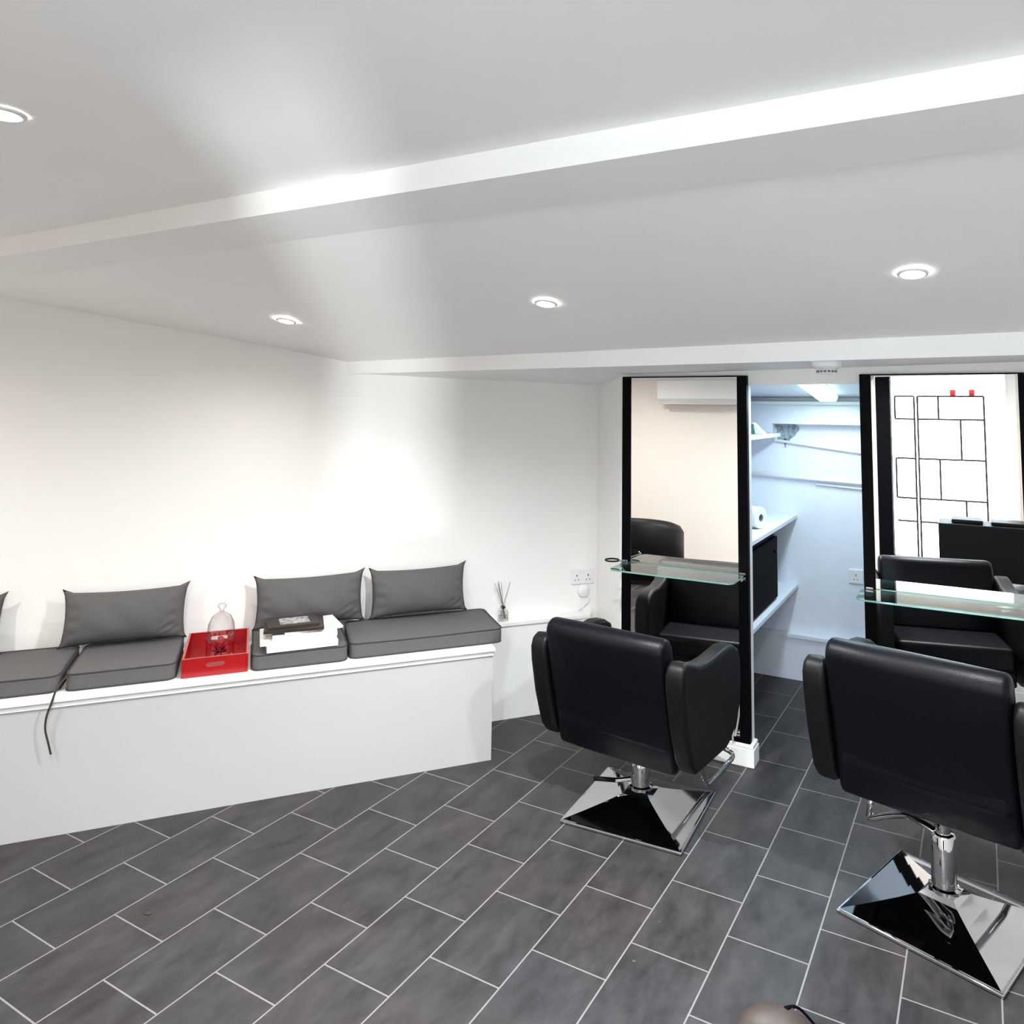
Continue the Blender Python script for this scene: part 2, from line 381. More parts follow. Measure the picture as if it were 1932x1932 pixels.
for x in (-.15, 1.1):  # unseen spots added to brighten the rear
    spot((x, -1.3, 2.285), 0, 'added unseen ceiling spot in the passage close to the glazed front', power=6)

# ---------------------------------------------------------------- bench, cushions, pillows
TEND = 1.135
bench = empty('storage_bench', Wp(0, 0), BA, 'long white built-in bench under the grey seat cushions', 'bench')
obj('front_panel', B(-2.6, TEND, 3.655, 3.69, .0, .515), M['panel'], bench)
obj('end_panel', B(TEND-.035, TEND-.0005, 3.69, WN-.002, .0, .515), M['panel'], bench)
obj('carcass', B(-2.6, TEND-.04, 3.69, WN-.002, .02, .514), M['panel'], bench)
obj('bench_top', B(-2.6, TEND+.006, 3.635, WN-.002, .5155, .533), M['white'], bench, bevel=.002)
obj('cover_strip', B(-2.6, TEND+.001, 3.647, 3.655, .492, .515), M['white'], bench, bevel=.0015)
ZB = .5335

def seat_cushion(ta, tb, n0, n1, h, label, skew=0.0, seed=0, lift=0.0):
    rnd = random.Random(seed)
    L_, D = tb-ta, n1-n0
    root = empty('seat_cushion', Wp((ta+tb)/2, (n0+n1)/2, ZB + lift), BA, label, 'cushion', 'grey seat cushions on the bench')
    nx, ny, nz = 30, 22, 6
    bm = bmesh.new(); V = {}
    def pos(i, j, k):
        u = -1 + 2*i/nx; v = -1 + 2*j/ny; wz = k/nz
        # rounded plan
        x = u*L_/2; y = v*D/2
        rr = .035; ax, ay = abs(x) - (L_/2-rr), abs(y) - (D/2-rr)
        if ax > 0 and ay > 0:
            d = max(ax, ay)*rr/rr; l = math.hypot(ax, ay); 
            if l > 1e-9: x = math.copysign(L_/2-rr + ax/l*d, x); y = math.copysign(D/2-rr + ay/l*d, y)
        side = math.sin(wz*PI)*.002
        x += math.copysign(side*max(0, abs(u)-.8)*5, x); y += math.copysign(side*max(0, abs(v)-.8)*5, y)
        crown = (1-u**4)*(1-v**4)*.004
        z = h*wz + (crown if k == nz else 0) + (0 if k else 0)
        if k == nz: z += .0015*math.sin(u*3.1+seed)*math.sin(v*2.7+seed*2)
        x += skew*y
        return (x, y, z)
    for i in range(nx+1):
        for j in range(ny+1):
            for k in range(nz+1):
                if i in (0, nx) or j in (0, ny) or k in (0, nz): V[i, j, k] = bm.verts.new(pos(i, j, k))
    def q(*a): bm.faces.new([V[t] for t in a])
    for i in range(nx):
        for j in range(ny):
            q((i,j,0),(i,j+1,0),(i+1,j+1,0),(i+1,j,0)); q((i,j,nz),(i+1,j,nz),(i+1,j+1,nz),(i,j+1,nz))
    for k in range(nz):
        for i in range(nx):
            q((i,0,k),(i+1,0,k),(i+1,0,k+1),(i,0,k+1)); q((i+1,ny,k),(i,ny,k),(i,ny,k+1),(i+1,ny,k+1))
        for j in range(ny):
            q((0,j+1,k),(0,j,k),(0,j,k+1),(0,j+1,k+1)); q((nx,j,k),(nx,j+1,k),(nx,j+1,k+1),(nx,j,k+1))
    edges = {}
    for kk, zz in (('piping', nz), ('lower_piping', 0)):
        ring = [pos(i, 0, zz) for i in range(nx)] + [pos(nx, j, zz) for j in range(ny)] + [pos(i, ny, zz) for i in range(nx, 0, -1)] + [pos(0, j, zz) for j in range(ny, 0, -1)]
        edges[kk] = [(a, b_, c_ + (0.0 if zz else .0035)) for a, b_, c_ in ring]
    obj('cushion_body', bm, M['fabric'], root, smooth=True)
    for kk, ring in edges.items(): obj('piping', T(ring, .0033, 6, closed=True), M['piping'], root, smooth=True)
    return root
seat_cushion(-1.44, -.688, 3.70, 4.12, .066, 'grey seat cushion at the left edge of the photo, where the dark tie hangs down', seed=2)
seat_cushion(-.664, -.264, 3.695, 4.12, .066, 'grey seat cushion directly left of the red tray', seed=3)
seat_cushion(.038, .446, 3.685, 4.12, .066, 'grey seat cushion under the stack of books', seed=4)
seat_cushion(.466, 1.205, 3.70, 4.10, .066, 'longest grey seat cushion, at the right end of the bench', seed=5, skew=0.04)
# tie ribbon of the left cushion
tp = spline([(-.655, 3.705, .60), (-.675, 3.685, .575), (-.683, 3.64, .56), (-.692, 3.628, .52), (-.706, 3.629, .47), (-.708, 3.631, .42), (-.695, 3.629, .37), (-.683, 3.63, .322)], 6)
tie = obj('cushion_tie', T([Wp(*p) for p in tp], .0055, 8, flat=.45), M['tie'], smooth=True)
tag(tie, 'thin dark fabric tie hanging down the white bench front', 'ribbon')

def pillow(tc, zc, wd, ht, label, tilt=0.0, seed=0, th=.068, nlean=.0):
    rnd = random.Random(seed)
    bm = bmesh.new(); nx, ny = 44, 28; VF, VB = {}, {}
    ph = [rnd.uniform(0, 6) for _ in range(8)]
    for i in range(nx+1):
        for j in range(ny+1):
            u = -1+2*i/nx; v = -1+2*j/ny
            cu, cv = 1-u*u, 1-v*v
            prof = (max(cu, 0)**.50)*(max(cv, 0)**.55)
            cx_ = .045*cv*abs(u)**2.5; cz_ = .085*cu*abs(v)**2.5
            x = u*wd/2*(1 - cx_); z = v*ht/2*(1 - cz_)
            if abs(u) > .86 and abs(v) > .8:
                e_ = (abs(u)-.86)/.14*(abs(v)-.8)/.2; x += math.copysign(.010*e_, u); z += math.copysign((.016 if v > 0 else .004)*e_, v)
            wr = .0030*math.sin(9*u+ph[0]+4*v)*prof + .0050*math.exp(-((abs(u)-.84)/.09)**2)*math.sin(14*v+ph[1])*(prof**.6)
            wr += .0045*math.exp(-((u-.75)/.2)**2-((v+.6)/.28)**2)*math.sin(26*(u-.8*v)+ph[3])
            wr += .0045*math.sin(4*u*v+ph[2])*prof + .004*math.exp(-((v+.75)/.2)**2)*math.sin(7*u+ph[4])*prof
            fr_ = th*prof + wr
            sag = .012*(1-v)*.5*prof
            VF[i, j] = bm.verts.new((x, -(fr_ + sag), z))
            VB[i, j] = VF[i, j] if (i in (0, nx) or j in (0, ny)) else bm.verts.new((x, th*.75*prof, z))
    for i in range(nx):
        for j in range(ny):
            bm.faces.new([VF[i,j], VF[i+1,j], VF[i+1,j+1], VF[i,j+1]])
            bm.faces.new([VB[i,j], VB[i,j+1], VB[i+1,j+1], VB[i+1,j]])
    o = empty('back_pillow', Wp(tc, WN - .090 - nlean, zc), BA, label, 'pillow', 'grey back pillows against the wall')
    o.rotation_euler = (R(-9), R(tilt), BA)
    obj('pillow_cover', bm, M['fabric'], o, smooth=True)
    seam = [(-wd/2*.999, 0, z*ht/2) for z in (-.96, -.5, 0, .5, .96)]
    for s_ in (-1, 1):
        bmp = bmesh.new(); ring = []
        for j in range(ny+1):
            v = -1+2*j/ny; ring.append((s_*wd/2*(1-.045*(1-v*v)) + (s_*.010 if abs(v) > .99 else 0), 0, v*ht/2 + (.016 if v > .99 else 0)))
        tube(bmp, ring, .0017, 6)
        obj('seam', bmp, M['piping'], o, smooth=True)
    return o
pillow(-1.235, .732, .50, .242, 'grey back pillow at the far left, mostly cut off by the photo edge', seed=1)
pillow(-.510, .727, .500, .236, 'grey back pillow left of the red tray, on a seam between cushions', tilt=0, seed=2)
pillow(.300, .730, .515, .238, 'grey back pillow behind the stack of books', seed=3, tilt=-.5)
pillow(.848, .731, .500, .238, 'rightmost grey back pillow, above the longest seat cushion', seed=4, tilt=-.5)

# ---------------------------------------------------------------- red tray with glass cloche
tl, tr, tn0, tn1, th_ = -.242, .022, 3.69, 4.10, .078
tray = empty('serving_tray', Wp(-.11, 3.9, ZB), BA, 'glossy red wooden tray with cut-out handles on the bench', 'tray')
hx, hy = (tr-tl)/2, (tn1-tn0)/2
obj('tray_base', B(-hx+.006, hx-.006, -hy+.006, hy-.006, 0, .009), M['red'], tray)
for s_ in (-1, 1):
    bm = bmesh.new(); x0, x1 = (-hx, -hx+.009) if s_ < 0 else (hx-.009, hx)
    box(bm, x0, x1, -hy, hy, 0, th_); obj('tray_side', bm, M['red'], tray, bevel=.0015)
for s_ in (-1, 1):
    y0 = -hy if s_ < 0 else hy-.009
    # wall with a real stadium shaped handle hole
    bm = bmesh.new(); W_ = hx-.009; zc, hw, hr = .047, .028, .0095
    hole = []; K = 8
    for k in range(K+1): a = -PI/2 + PI*k/K; hole.append((hw + hr*math.cos(a), zc + hr*math.sin(a)))
    for k in range(K+1): a = PI/2 + PI*k/K; hole.append((-hw + hr*math.cos(a), zc + hr*math.sin(a)))
    n_ = len(hole); outer = []
    for (hx_, hz_) in hole:
        dx, dz = hx_, hz_-zc; k_ = min(W_/abs(dx) if abs(dx) > 1e-6 else 1e9, ((th_-zc)/dz if dz > 1e-6 else (zc/-dz if dz < -1e-6 else 1e9)))
        outer.append((dx*k_, zc+dz*k_))
    def addc(lst, cx_, cz_):   # snap the nearest outer point to each corner
        i = min(range(len(lst)), key=lambda q_: (lst[q_][0]-cx_)**2+(lst[q_][1]-cz_)**2); lst[i] = (cx_, cz_)
    for cx_ in (-W_, W_):
        for cz_ in (0, th_): addc(outer, cx_, cz_)
    rings = []
    for yy in (y0, y0+.009):
        rings.append(([bm.verts.new((p[0], yy, p[1])) for p in hole], [bm.verts.new((p[0], yy, p[1])) for p in outer]))
    for i in range(n_):
        j = (i+1) % n_
        for hh, oo in rings: bm.faces.new([hh[i], hh[j], oo[j], oo[i]])
        bm.faces.new([rings[0][0][i], rings[0][0][j], rings[1][0][j], rings[1][0][i]])
        bm.faces.new([rings[0][1][i], rings[0][1][j], rings[1][1][j], rings[1][1][i]])
    obj('tray_end', bm, M['red'], tray)
bm = bmesh.new()
for a in ((-hx, -hx+.009, -hy, hy), (hx-.009, hx, -hy, hy), (-hx+.009, hx-.009, -hy, -hy+.009), (-hx+.009, hx-.009, hy-.009, hy)): box(bm, *a, th_, th_+.0012)
obj('rubbed_rim', bm, M['rededge'], tray)

CL = Wp(-.098, 3.865, ZB + .0095)
cloche = empty('glass_cloche', CL, BA, 'clear glass bell jar standing in the red tray', 'jar')
bm = bmesh.new()
pr = [(.058, .0), (.060, .05), (.060, .12), (.055, .165), (.040, .198), (.020, .213), (.010, .218), (.009, .226), (.016, .234), (.019, .243), (.014, .253), (0, .257)]
lathe(bm, pr, 40, cap=False)
# join rims
obj('bell', bm, M['thin'], cloche, smooth=True)
rose = empty('red_rose', CL, BA, 'dark red artificial rose under the glass bell jar', 'flower')
bm = bmesh.new(); ball(bm, (.0, 0, .075), .016, 1, 1, 1.1)
for rg, (n_, rad, tz, up_) in enumerate([(4, .012, .084, .95), (5, .020, .080, .7), (7, .029, .072, .35), (8, .037, .062, .05)]):
    for k in range(n_):
        a = 2*PI*k/n_ + rg*.5; c_ = Vector((math.cos(a), math.sin(a), 0)); t_ = Vector((-c_.y, c_.x, 0))
        P_ = []
        for v_ in (-1, -.4, .4, 1):
            row = []
            for h_ in (0, .5, 1):
                p = c_*(rad*(.35+.65*h_)*(1-.12*v_*v_)) + t_*(v_*.015*(.7+.5*h_ - .5*h_*h_)) + Vector((0, 0, tz - .018 + .030*h_*up_ + .012*h_ - .006*v_*v_))
                row.append(bm.verts.new(p))
            P_.append(row)
        for a_ in range(3):
            for b_ in range(2): bm.faces.new([P_[a_][b_], P_[a_+1][b_], P_[a_+1][b_+1], P_[a_][b_+1]])
o = obj('petals', bm, M['rose'], rose, smooth=True); s_ = o.modifiers.new('thick', 'SOLIDIFY'); s_.thickness = .0014
obj('stem', T(spline([(0, 0, .06), (.004, 0, .03), (.0, .002, .0005)], 5), .0025, 8), M['rose'], rose, smooth=True)
bm = bmesh.new()
for a in (.3, 2.2, 4.1):
    c_ = Vector((math.cos(a), math.sin(a), 0)); t_ = Vector((-c_.y, c_.x, 0))
    v_ = [bm.verts.new(p) for p in (Vector((0,0,.035)), c_*.022+t_*.010+Vector((0,0,.040)), c_*.044+Vector((0,0,.030)), c_*.022-t_*.010+Vector((0,0,.038)))]
    bm.faces.new(v_)
o = obj('leaves', bm, M['rose'], rose); s_ = o.modifiers.new('thick', 'SOLIDIFY'); s_.thickness = .001
for k, (x, y, r_, lb) in enumerate([(.070, -.022, .0125, 'left of the two white pebbles beside the bell jar'), (.098, -.010, .0125, 'right of the two white pebbles beside the bell jar')]):
    bm = bmesh.new(); ball(bm, (0, 0, r_*.85), r_, 1.15, 1, .85)
    p = CL + bd*x + bn*y
    tag(obj('white_pebble', bm, M['pebble'], smooth=True, loc=p), lb, 'pebble', 'white pebbles in the red tray')

# ---------------------------------------------------------------- books on the cushion
def book(t, n, z, l, d_, h, rot, label, cm, group='books and magazines stacked on the cushion', name='book'):
    e = empty(name, Wp(t, n, z), BA + R(rot), label, 'book' if name == 'book' else 'magazine', group)
    bm = bmesh.new(); c = .0022 if h > .008 else .0007
    poly_ = [(-d_/2, 0), (d_/2, 0), (d_/2, c), (-d_/2+c*1.3, c), (-d_/2+c*1.3, h-c), (d_/2, h-c), (d_/2, h), (-d_/2, h)]
    prism(bm, poly_, 'x', -l/2, l/2)
    obj('cover', bm, cm, e)
    obj('pages', B(-l/2+.004, l/2-.004, -d_/2+c*1.35, d_/2-.004, c+.0002, h-c-.0002), M['paper'], e)
    return e
z = ZB + .066 + .0075
book(.245, 3.80, z, .305, .235, .026, 2, 'thick white book at the bottom of the stack on the cushion', M['cover2']); z += .0265
book(.230, 3.815, z, .325, .24, .014, 0, 'large pale book, second from the bottom of the stack', M['cover1']); z += .0145
book(.262, 3.82, z, .28, .23, .018, -2, 'white hardback in the middle of the stack of books', M['cover2']); z += .0185
book(.285, 3.84, z, .26, .21, .010, 8, 'pink and white magazine sticking out to the right near the top of the stack', M['pinkish'], name='magazine'); z += .0105
book(.215, 3.82, z, .26, .20, .012, -3, 'dark brown notebook lying below the picture book on top of the stack', M['cover3']); z += .0125
tb = book(.205, 3.83, z, .225, .17, .010, 3, 'dark picture book with a grey cover photo, topmost of the stack', M['cover3'])
obj('cover_photo', B(-.055, .075, -.05, .055, .0101, .0106), M['pic'], tb)

# ---------------------------------------------------------------- reed diffuser on the ledge
df = empty('reed_diffuser', Wp(1.335, 4.128, .5165), BA, 'small clear scent bottle with dark reeds on the ledge beside the bench', 'diffuser')
bm = bmesh.new()
poly_ = [(-.028, 0), (.028, 0), (.028, .05), (.022, .060), (.011, .066), (.011, .080), (-.011, .080), (-.011, .066), (-.022, .060), (-.028, .05)]
prism(bm, poly_, 'y', -.018, .018); obj('bottle', bm, M['thin'], df, bevel=.003)
obj('oil', B(-.0245, .0245, -.0145, .0145, .004, .030), M['liquid'], df)
bm = bmesh.new(); lathe(bm, [(.0118, .068), (.0118, .080)], 20); obj('black_band', bm, M['black'], df, smooth=True)
for k, (ax, ay) in enumerate([(-.055, .01), (-.040, -.008), (-.028, .012), (-.018, -.01), (.045, .004), (-.034, .0)]):
    obj('reed', T([(-ax*.3, -ay*.3, .012), (ax*.0, ay*.0, .080), (ax*.9, ay, .215 - abs(k-2)*.004)], .0013, 5), M['reed'], df)

# ---------------------------------------------------------------- sockets and plug
def socket(loc, rz, label, gang=2):
    W_ = .146 if gang == 2 else .086
    s = empty('wall_socket', loc, rz, label, 'socket')
    obj('face_plate', B(-W_/2, W_/2, -.009, 0, -.043, .043), M['whitepl'], s, bevel=.003)
    cs = (-.036, .036) if gang == 2 else (0,)
    for c in cs:
        bm = bmesh.new(); box(bm, c-.0035, c+.0035, -.0102, -.0088, .002, .012)
        box(bm, c-.014, c-.007, -.0102, -.0088, -.020, -.015); box(bm, c+.007, c+.014, -.0102, -.0088, -.020, -.015)
        obj('slots', bm, M['dot'], s)
        sx = c*.33 if gang == 2 else 0.0
        obj('rocker_switch', B(sx-.006, sx+.006, -.013, -.0088, .020, .036), M['whitepl'], s, bevel=.0015)
    return s
socket(Wp(1.835, WN - .0005, .715), BA, 'white double wall socket on the oblique wall above the ledge')
socket((-.628, 5.1195, .675), 0, 'white wall socket inside the store room behind the mirrors', 1)
pl = empty('plugged_adaptor', Wp(1.84, WN-.001, .635), BA, 'round white adaptor on the wall under the double socket', 'adaptor')
bm = bmesh.new(); lathe(bm, [(.036, 0), (.036, -.016), (.031, -.022), (0, -.024)], 28, axis='y', cap=False)
obj('disc', bm, M['whitepl'], pl, smooth=True)
obj('cable', T(spline([(.02, -.012, -.026), (.035, -.016, -.055), (.005, -.012, -.085), (-.03, -.012, -.112)], 6), .003, 6), M['whitepl'], pl, smooth=True)

# ---------------------------------------------------------------- smoke detector
sd = empty('smoke_detector', (-.478, 3.135, 1.903), 0, 'white round smoke detector under the low beam between the mirrors', 'smoke detector')
bm = bmesh.new(); lathe(bm, [(.056, .012), (.058, -.002), (.058, -.016), (.053, -.026), (.042, -.033), (.038, -.034), (.038, -.048), (.032, -.053), (0, -.055)], 40)
obj('housing', bm, M['whitepl'], sd, smooth=True)
bm = bmesh.new()
for k in range(16):
    a = 2*PI*k/16; b0 = bmesh.new(); box(b0, -.0048, .0048, .0370, .0392, -.046, -.039)
    mm = Matrix.Rotation(a, 4, 'Z')
    for v_ in b0.verts: v_.co = mm @ v_.co
    vs = [bm.verts.new(v_.co) for v_ in b0.verts]; b0.verts.index_update()
    for f_ in b0.faces: bm.faces.new([vs[v_.index] for v_ in f_.verts])
    b0.free()
obj('vents', bm, M['dot'], sd)

# ---------------------------------------------------------------- mirror stations
def clamp(parent, x, z):
    c = obj('shelf_clamp', box(box(B(x-.015, x+.015, -.045, .0, z-.022, z-.0045), x-.015, x+.015, -.045, 0, z+.0045, z+.018), x-.015, x+.015, -.012, 0, z-.022, z+.018), M['chrome'], parent, bevel=.002)
    obj('clamp_screw', T([(x, -.028, z-.022), (x, -.028, z-.040)], .008, 12), M['chrome'], c, smooth=True)
def station(x0, x1, zb, label, ring=False, xs=None):
    st = empty('mirror_station', (0, 3.788, 0), 0, label, 'mirror')
    ztop = 1.878
    for (a, b) in ((x0, x0+.050), (x1-.050, x1)): obj('frame_post', B(a, b, -.036, 0, zb, ztop), M['frame'], st, bevel=.002)
    obj('frame_top', B(x0+.050, x1-.050, -.034, 0, ztop-.006, ztop), M['frame'], st)
    obj('frame_bottom', B(x0+.050, x1-.050, -.034, 0, zb, zb+.02), M['frame'], st)
    obj('mirror_glass', B(x0+.050, x1-.050, -.030, -.004, zb+.02, ztop-.006), M['mirror'], st)
    zs_ = .896
    bm = bmesh.new(); a, b = xs
    pts = [(a, -.235), (a+.02, -.235-.028), (b-.02, -.235-.028), (b, -.235), (b, -.060), (b-.02, -.0405), (a+.02, -.0405), (a, -.060)]
    prism(bm, pts, 'z', zs_-.004, zs_+.004)
    sh = obj('glass_shelf', bm, [M['shelftop'], M['shelfglass']], st)
    for p_ in sh.data.polygons: p_.material_index = 0 if abs(p_.normal.z) > .5 else 1
    for x in (x0+.025, x1-.025): 
        c = obj('shelf_clamp', box(B(x-.016, x+.016, -.060, -.037, zs_-.022, zs_-.0045), x-.016, x+.016, -.060, -.037, zs_+.0045, zs_+.016), M['chrome'], st, bevel=.002)
        obj('clamp_arm', B(x-.011, x+.011, -.115, -.060, zs_-.018, zs_-.0046), M['chrome'], c, bevel=.003)
    if ring:
        obj('dryer_ring', T([(a-.02+.036*math.cos(2*PI*k/32), -.165+.036*math.sin(2*PI*k/32), zs_+.03) for k in range(32)], .0042, 8, closed=True), M['plastic'], st, smooth=True)
        obj('ring_arm', T(spline([(a+.016, -.165, zs_+.03), (a+.035, -.14, zs_+.027), (x0+.02, -.10, zs_+.012), (x0+.025, -.055, zs_+.012)], 5), .004, 8), M['chrome'], st, smooth=True)
    return st
station(-1.634, -.957, .104, 'tall black-framed mirror with glass shelf on the left pier, behind the left chair', True, (-1.610, -.975))
station(-.427, .262, .104, 'tall black-framed mirror at the right edge reflecting the bright window', False, (-.437, .272))

tag(obj('mirror_cable', T(spline([(-1.016, 3.738, .46), (-1.014, 3.732, .40), (-1.012, 3.72, .30), (-1.030, 3.718, .17), (-1.040, 3.745, .104)], 6), .0045, 8), M['whitepl'], smooth=True), 'thin pale cable hanging down the left mirror to the white plinth', 'cable')

# ---------------------------------------------------------------- styling chairs
def chair(base_xy, body_rot, base_rot, dz, label, pump, foot, off=.05):
    e = empty('styling_chair', (base_xy[0]-off*math.cos(R(body_rot)), base_xy[1]-off*math.sin(R(body_rot)), 0), R(body_rot), label, 'chair', 'black styling chairs facing the mirrors')
    br = R(base_rot - body_rot)
    # base: thin plate with rounded rim and a concave pyramid
    bm = bmesh.new(); prism(bm, [(-.26,-.26),(.26,-.26),(.26,.26),(-.26,.26)], 'z', .001, .014)
    bs = obj('chair_base', bm, M['chrome'], e, rot=br, bevel=.005, loc=(off, 0, 0))
    bm = bmesh.new(); rings = []
    prof = [(.250, .0142), (.18, .034), (.11, .056), (.062, .074), (.046, .088)]
    for s_, h_ in prof: rings.append([bm.verts.new(p) for p in ((-s_,-s_,h_),(s_,-s_,h_),(s_,s_,h_),(-s_,s_,h_))])
    for k in range(len(rings)-1):
        for i in range(4): bm.faces.new([rings[k][i], rings[k][(i+1)%4], rings[k+1][(i+1)%4], rings[k+1][i]])
    bm.faces.new(rings[-1]); bm.faces.new(rings[0][::-1])
    obj('base_pyramid', bm, M['chrome'], bs)
    bm = bmesh.new(); lathe(bm, [(.050, .086), (.050, .098), (.040, .102), (.040, .205+dz*.5), (.036, .212+dz*.5), (.026, .214+dz*.5), (.026, .262+dz)], 36, c=(off, 0, 0))
    obj('hydraulic_column', bm, M['chrome'], e, smooth=True).modifiers.new('es', 'EDGE_SPLIT')
    obj('mounting_plate', B(-.10, .10, -.12, .12, .246+dz, .264+dz), M['plastic'], e, bevel=.004)
    # pump lever
    pm = obj('pump_lever', T([p + Vector((off, 0, 0)) for p in spline(pump['bar'], 6)], pump['r'], 12, flat=pump.get('flat', 1)), M['chrome'] if not pump['grip'] else M['chrome'], e, smooth=True)
    if pump['grip']: obj('lever_grip', T([Vector(p) + Vector((off, 0, 0)) for p in pump['grip']], .0095, 14), M['plastic'], pm, smooth=True)
    if pump.get('ped'): obj('pedal', T([Vector(p) + Vector((off, 0, 0)) for p in pump['ped']], .011, 12), M['chrome'], pm, smooth=True)
    # footrest
    f = dict(foot)
    obj('footrest', T(spline([(-f['x'], .14, .27+dz), (-f['x'], .24, f['z']+.03+dz), (-f['x'], .30, f['z']+dz), (-f['x']*1.02, .47, f['z']+.015+dz), (-f['x']*.98, .53, f['z']+.05+dz),
        (0, .545, f['z']+.06+dz), (f['x']*.98, .53, f['z']+.05+dz), (f['x']*1.02, .47, f['z']+.015+dz), (f['x'], .30, f['z']+dz), (f['x'], .24, f['z']+.03+dz), (f['x'], .14, .27+dz)], 7), .011, 12), M['chrome'], e, smooth=True)
    # seat
    obj('seat_frame', B(-.275, .275, -.13, .22, .262+dz, .34+dz), M['leather'], e, bevel=.012)
    bm = bmesh.new(); nx = 16
    obj('seat_cushion', B(-.272, .272, -.18, .255, .335+dz, .452+dz), M['leather'], e, bevel=.03, seg=5)
    # backrest: slab that leans back, softly crowned
    bm = bmesh.new(); nx, nz_ = 24, 20
    bot, top = (-.135, .235), (-.268, .775)     # (y, z) on the outer face
    L_ = math.hypot(top[0]-bot[0], top[1]-bot[1]); dy, dzz = (top[0]-bot[0])/L_, (top[1]-bot[1])/L_
    ny_, nzn = dzz, -dy           # inward normal (towards +y)
    thk, hw = .105, .286
    prof = []                     # closed outline in (s along, d thick)
    rt = .05; rb = .02
    for k in range(6): a = PI/2*k/5; prof.append((L_-rt+rt*math.sin(a), rt-rt*math.cos(a)))
    rt2 = .05
    for k in range(6): a = PI/2*k/5; prof.append((L_-rt2+rt2*math.cos(a), thk-rt2+rt2*math.sin(a)))
    for k in range(4): a = PI/2*k/3; prof.append((rb-rb*math.sin(a), thk-rb+rb*math.cos(a)))
    for k in range(4): a = PI/2*k/3; prof.append((rb-rb*math.cos(a), rb-rb*math.sin(a)))
    prof.append((L_*.33, -.004)); prof.append((L_*.66, -.006))
    cols = []
    rc = .022
    for i, (x, ins) in enumerate([(-hw, rc), (-hw+.004, rc*.45), (-hw+.011, rc*.15), (-hw+rc, 0), (-hw*.5, -.004), (0, -.006), (hw*.5, -.004), (hw-rc, 0), (hw-.011, rc*.15), (hw-.004, rc*.45), (hw, rc)]):
        col_ = []
        cs_, cd_ = L_/2, thk/2
        for s_, d_ in prof:
            s2 = cs_ + (s_-cs_)*(1 - ins/cs_) if ins > 0 else s_; d2 = cd_ + (d_-cd_)*(1-ins/cd_)
            col_.append(bm.verts.new((x*(1.0 + .0*s_), bot[0]+dy*s2+ny_*d2, bot[1]+dzz*s2+nzn*d2+dz)))
        cols.append(col_)
    n_ = len(prof)
    for a in range(len(cols)-1):
        for k in range(n_): bm.faces.new([cols[a][k], cols[a][(k+1)%n_], cols[a+1][(k+1)%n_], cols[a+1][k]])
    bm.faces.new(cols[0]); bm.faces.new(cols[-1][::-1])
    obj('backrest', bm, M['leather'], e, smooth=True)
    # arms
    apf = [(-.125,.262),(-.165,.31),(-.215,.46),(-.245,.60),(-.25,.66),(-.235,.70),(-.20,.713),(-.15,.70),(-.09,.678),(-.02,.668),(.06,.668),(.14,.675),(.21,.68),(.27,.672),(.32,.645),(.342,.59),(.345,.50),(.335,.40),(.29,.325),(.22,.275),(.18,.262)]
    for s_ in (-1, 1):
        bm = bmesh.new(); xi, xo = (s_*.289, s_*.372)
        lo, hi = min(xi, xo), max(xi, xo)
        prism(bm, [(y, z_+dz) for y, z_ in apf], 'x', lo, hi)
        ar = obj('armrest', bm, M['leather2'], e, bevel=.020, seg=4)
    return e
chair((-1.278, 3.15), -7.0, 2.2, 0.0, 'left black styling chair on a square chrome base, seen from behind',
      dict(bar=[(-.03, -.03, .125), (-.075, -.06, .118), (-.09, -.07, .118)], r=.010, grip=[(-.085, -.068, .118), (-.165, -.118, .122)], ped=None), dict(x=.24, z=.045))
chair((-.109, 3.01), -13.0, -19.3, .115, 'right black styling chair, raised higher, cut off by the right edge of the photo',
      dict(bar=[(-.012, -.045, .285), (-.05, -.03, .290), (-.12, .02, .275), (-.20, .05, .235), (-.262, .065, .200), (-.275, .085, .205)], r=.014, flat=.8, grip=None, ped=[(-.275, .07, .20), (-.262, .085, .29)]), dict(x=.215, z=.055), off=.018)

# ---------------------------------------------------------------- store room behind the mirrors
def store_shelf(z, label, xf=-.982, x0=-1.598, y1=5.119, th=.022):
    s = obj('wall_shelf', B(x0, xf, 3.84, y1, z-th, z), M['shelf'], bevel=.001)
    tag(s, label, 'shelf', 'shelves in the store room')
    bm = bmesh.new()
    return s
store_shelf(1.030, 'middle pale shelf in the store room, holding the paper roll')
store_shelf(.590, 'lower pale shelf in the store room, under the black cabinet')
store_shelf(1.560, 'highest pale shelf in the store room, near the bulkhead', xf=-1.06, y1=5.02)
pr_ = empty('paper_roll', (-1.20, 4.45, 1.0305+.062), R(-22), 'large white paper towel roll lying on the middle store room shelf', 'paper roll')
bm = bmesh.new(); lathe(bm, [(.021, .17), (.058, .17), (.061, .167), (.061, -.167), (.058, -.17), (.021, -.17), (.021, .17)], 40, axis='x', cap=False)
obj('paper', bm, M['paper'], pr_, smooth=True).modifiers.new('es', 'EDGE_SPLIT')
bm = bmesh.new(); lathe(bm, [(.0209, .168), (.0209, -.168), (.0185, -.168), (.0185, .168), (.0209, .168)], 28, axis='x', cap=False)
obj('core', bm, M['core'], pr_, smooth=True)
cb = empty('towel_cabinet', (-1.02, 4.66, .591), 0, 'black cabinet standing on the lower shelf in the store room', 'cabinet')
obj('cabinet_body', B(-.42, -.012, -.72, 0, 0, .375), M['plastic'], cb, bevel=.004)
obj('cabinet_door', B(-.012, .008, -.70, -.005, .012, .365), M['black'], cb, bevel=.004)
bm = bmesh.new(); lathe(bm, [(.011, 0), (.011, .012), (0, .013)], 16, c=(.008, -.09, .29), axis='x'); obj('cabinet_knob', bm, M['plastic'], cb, smooth=True)
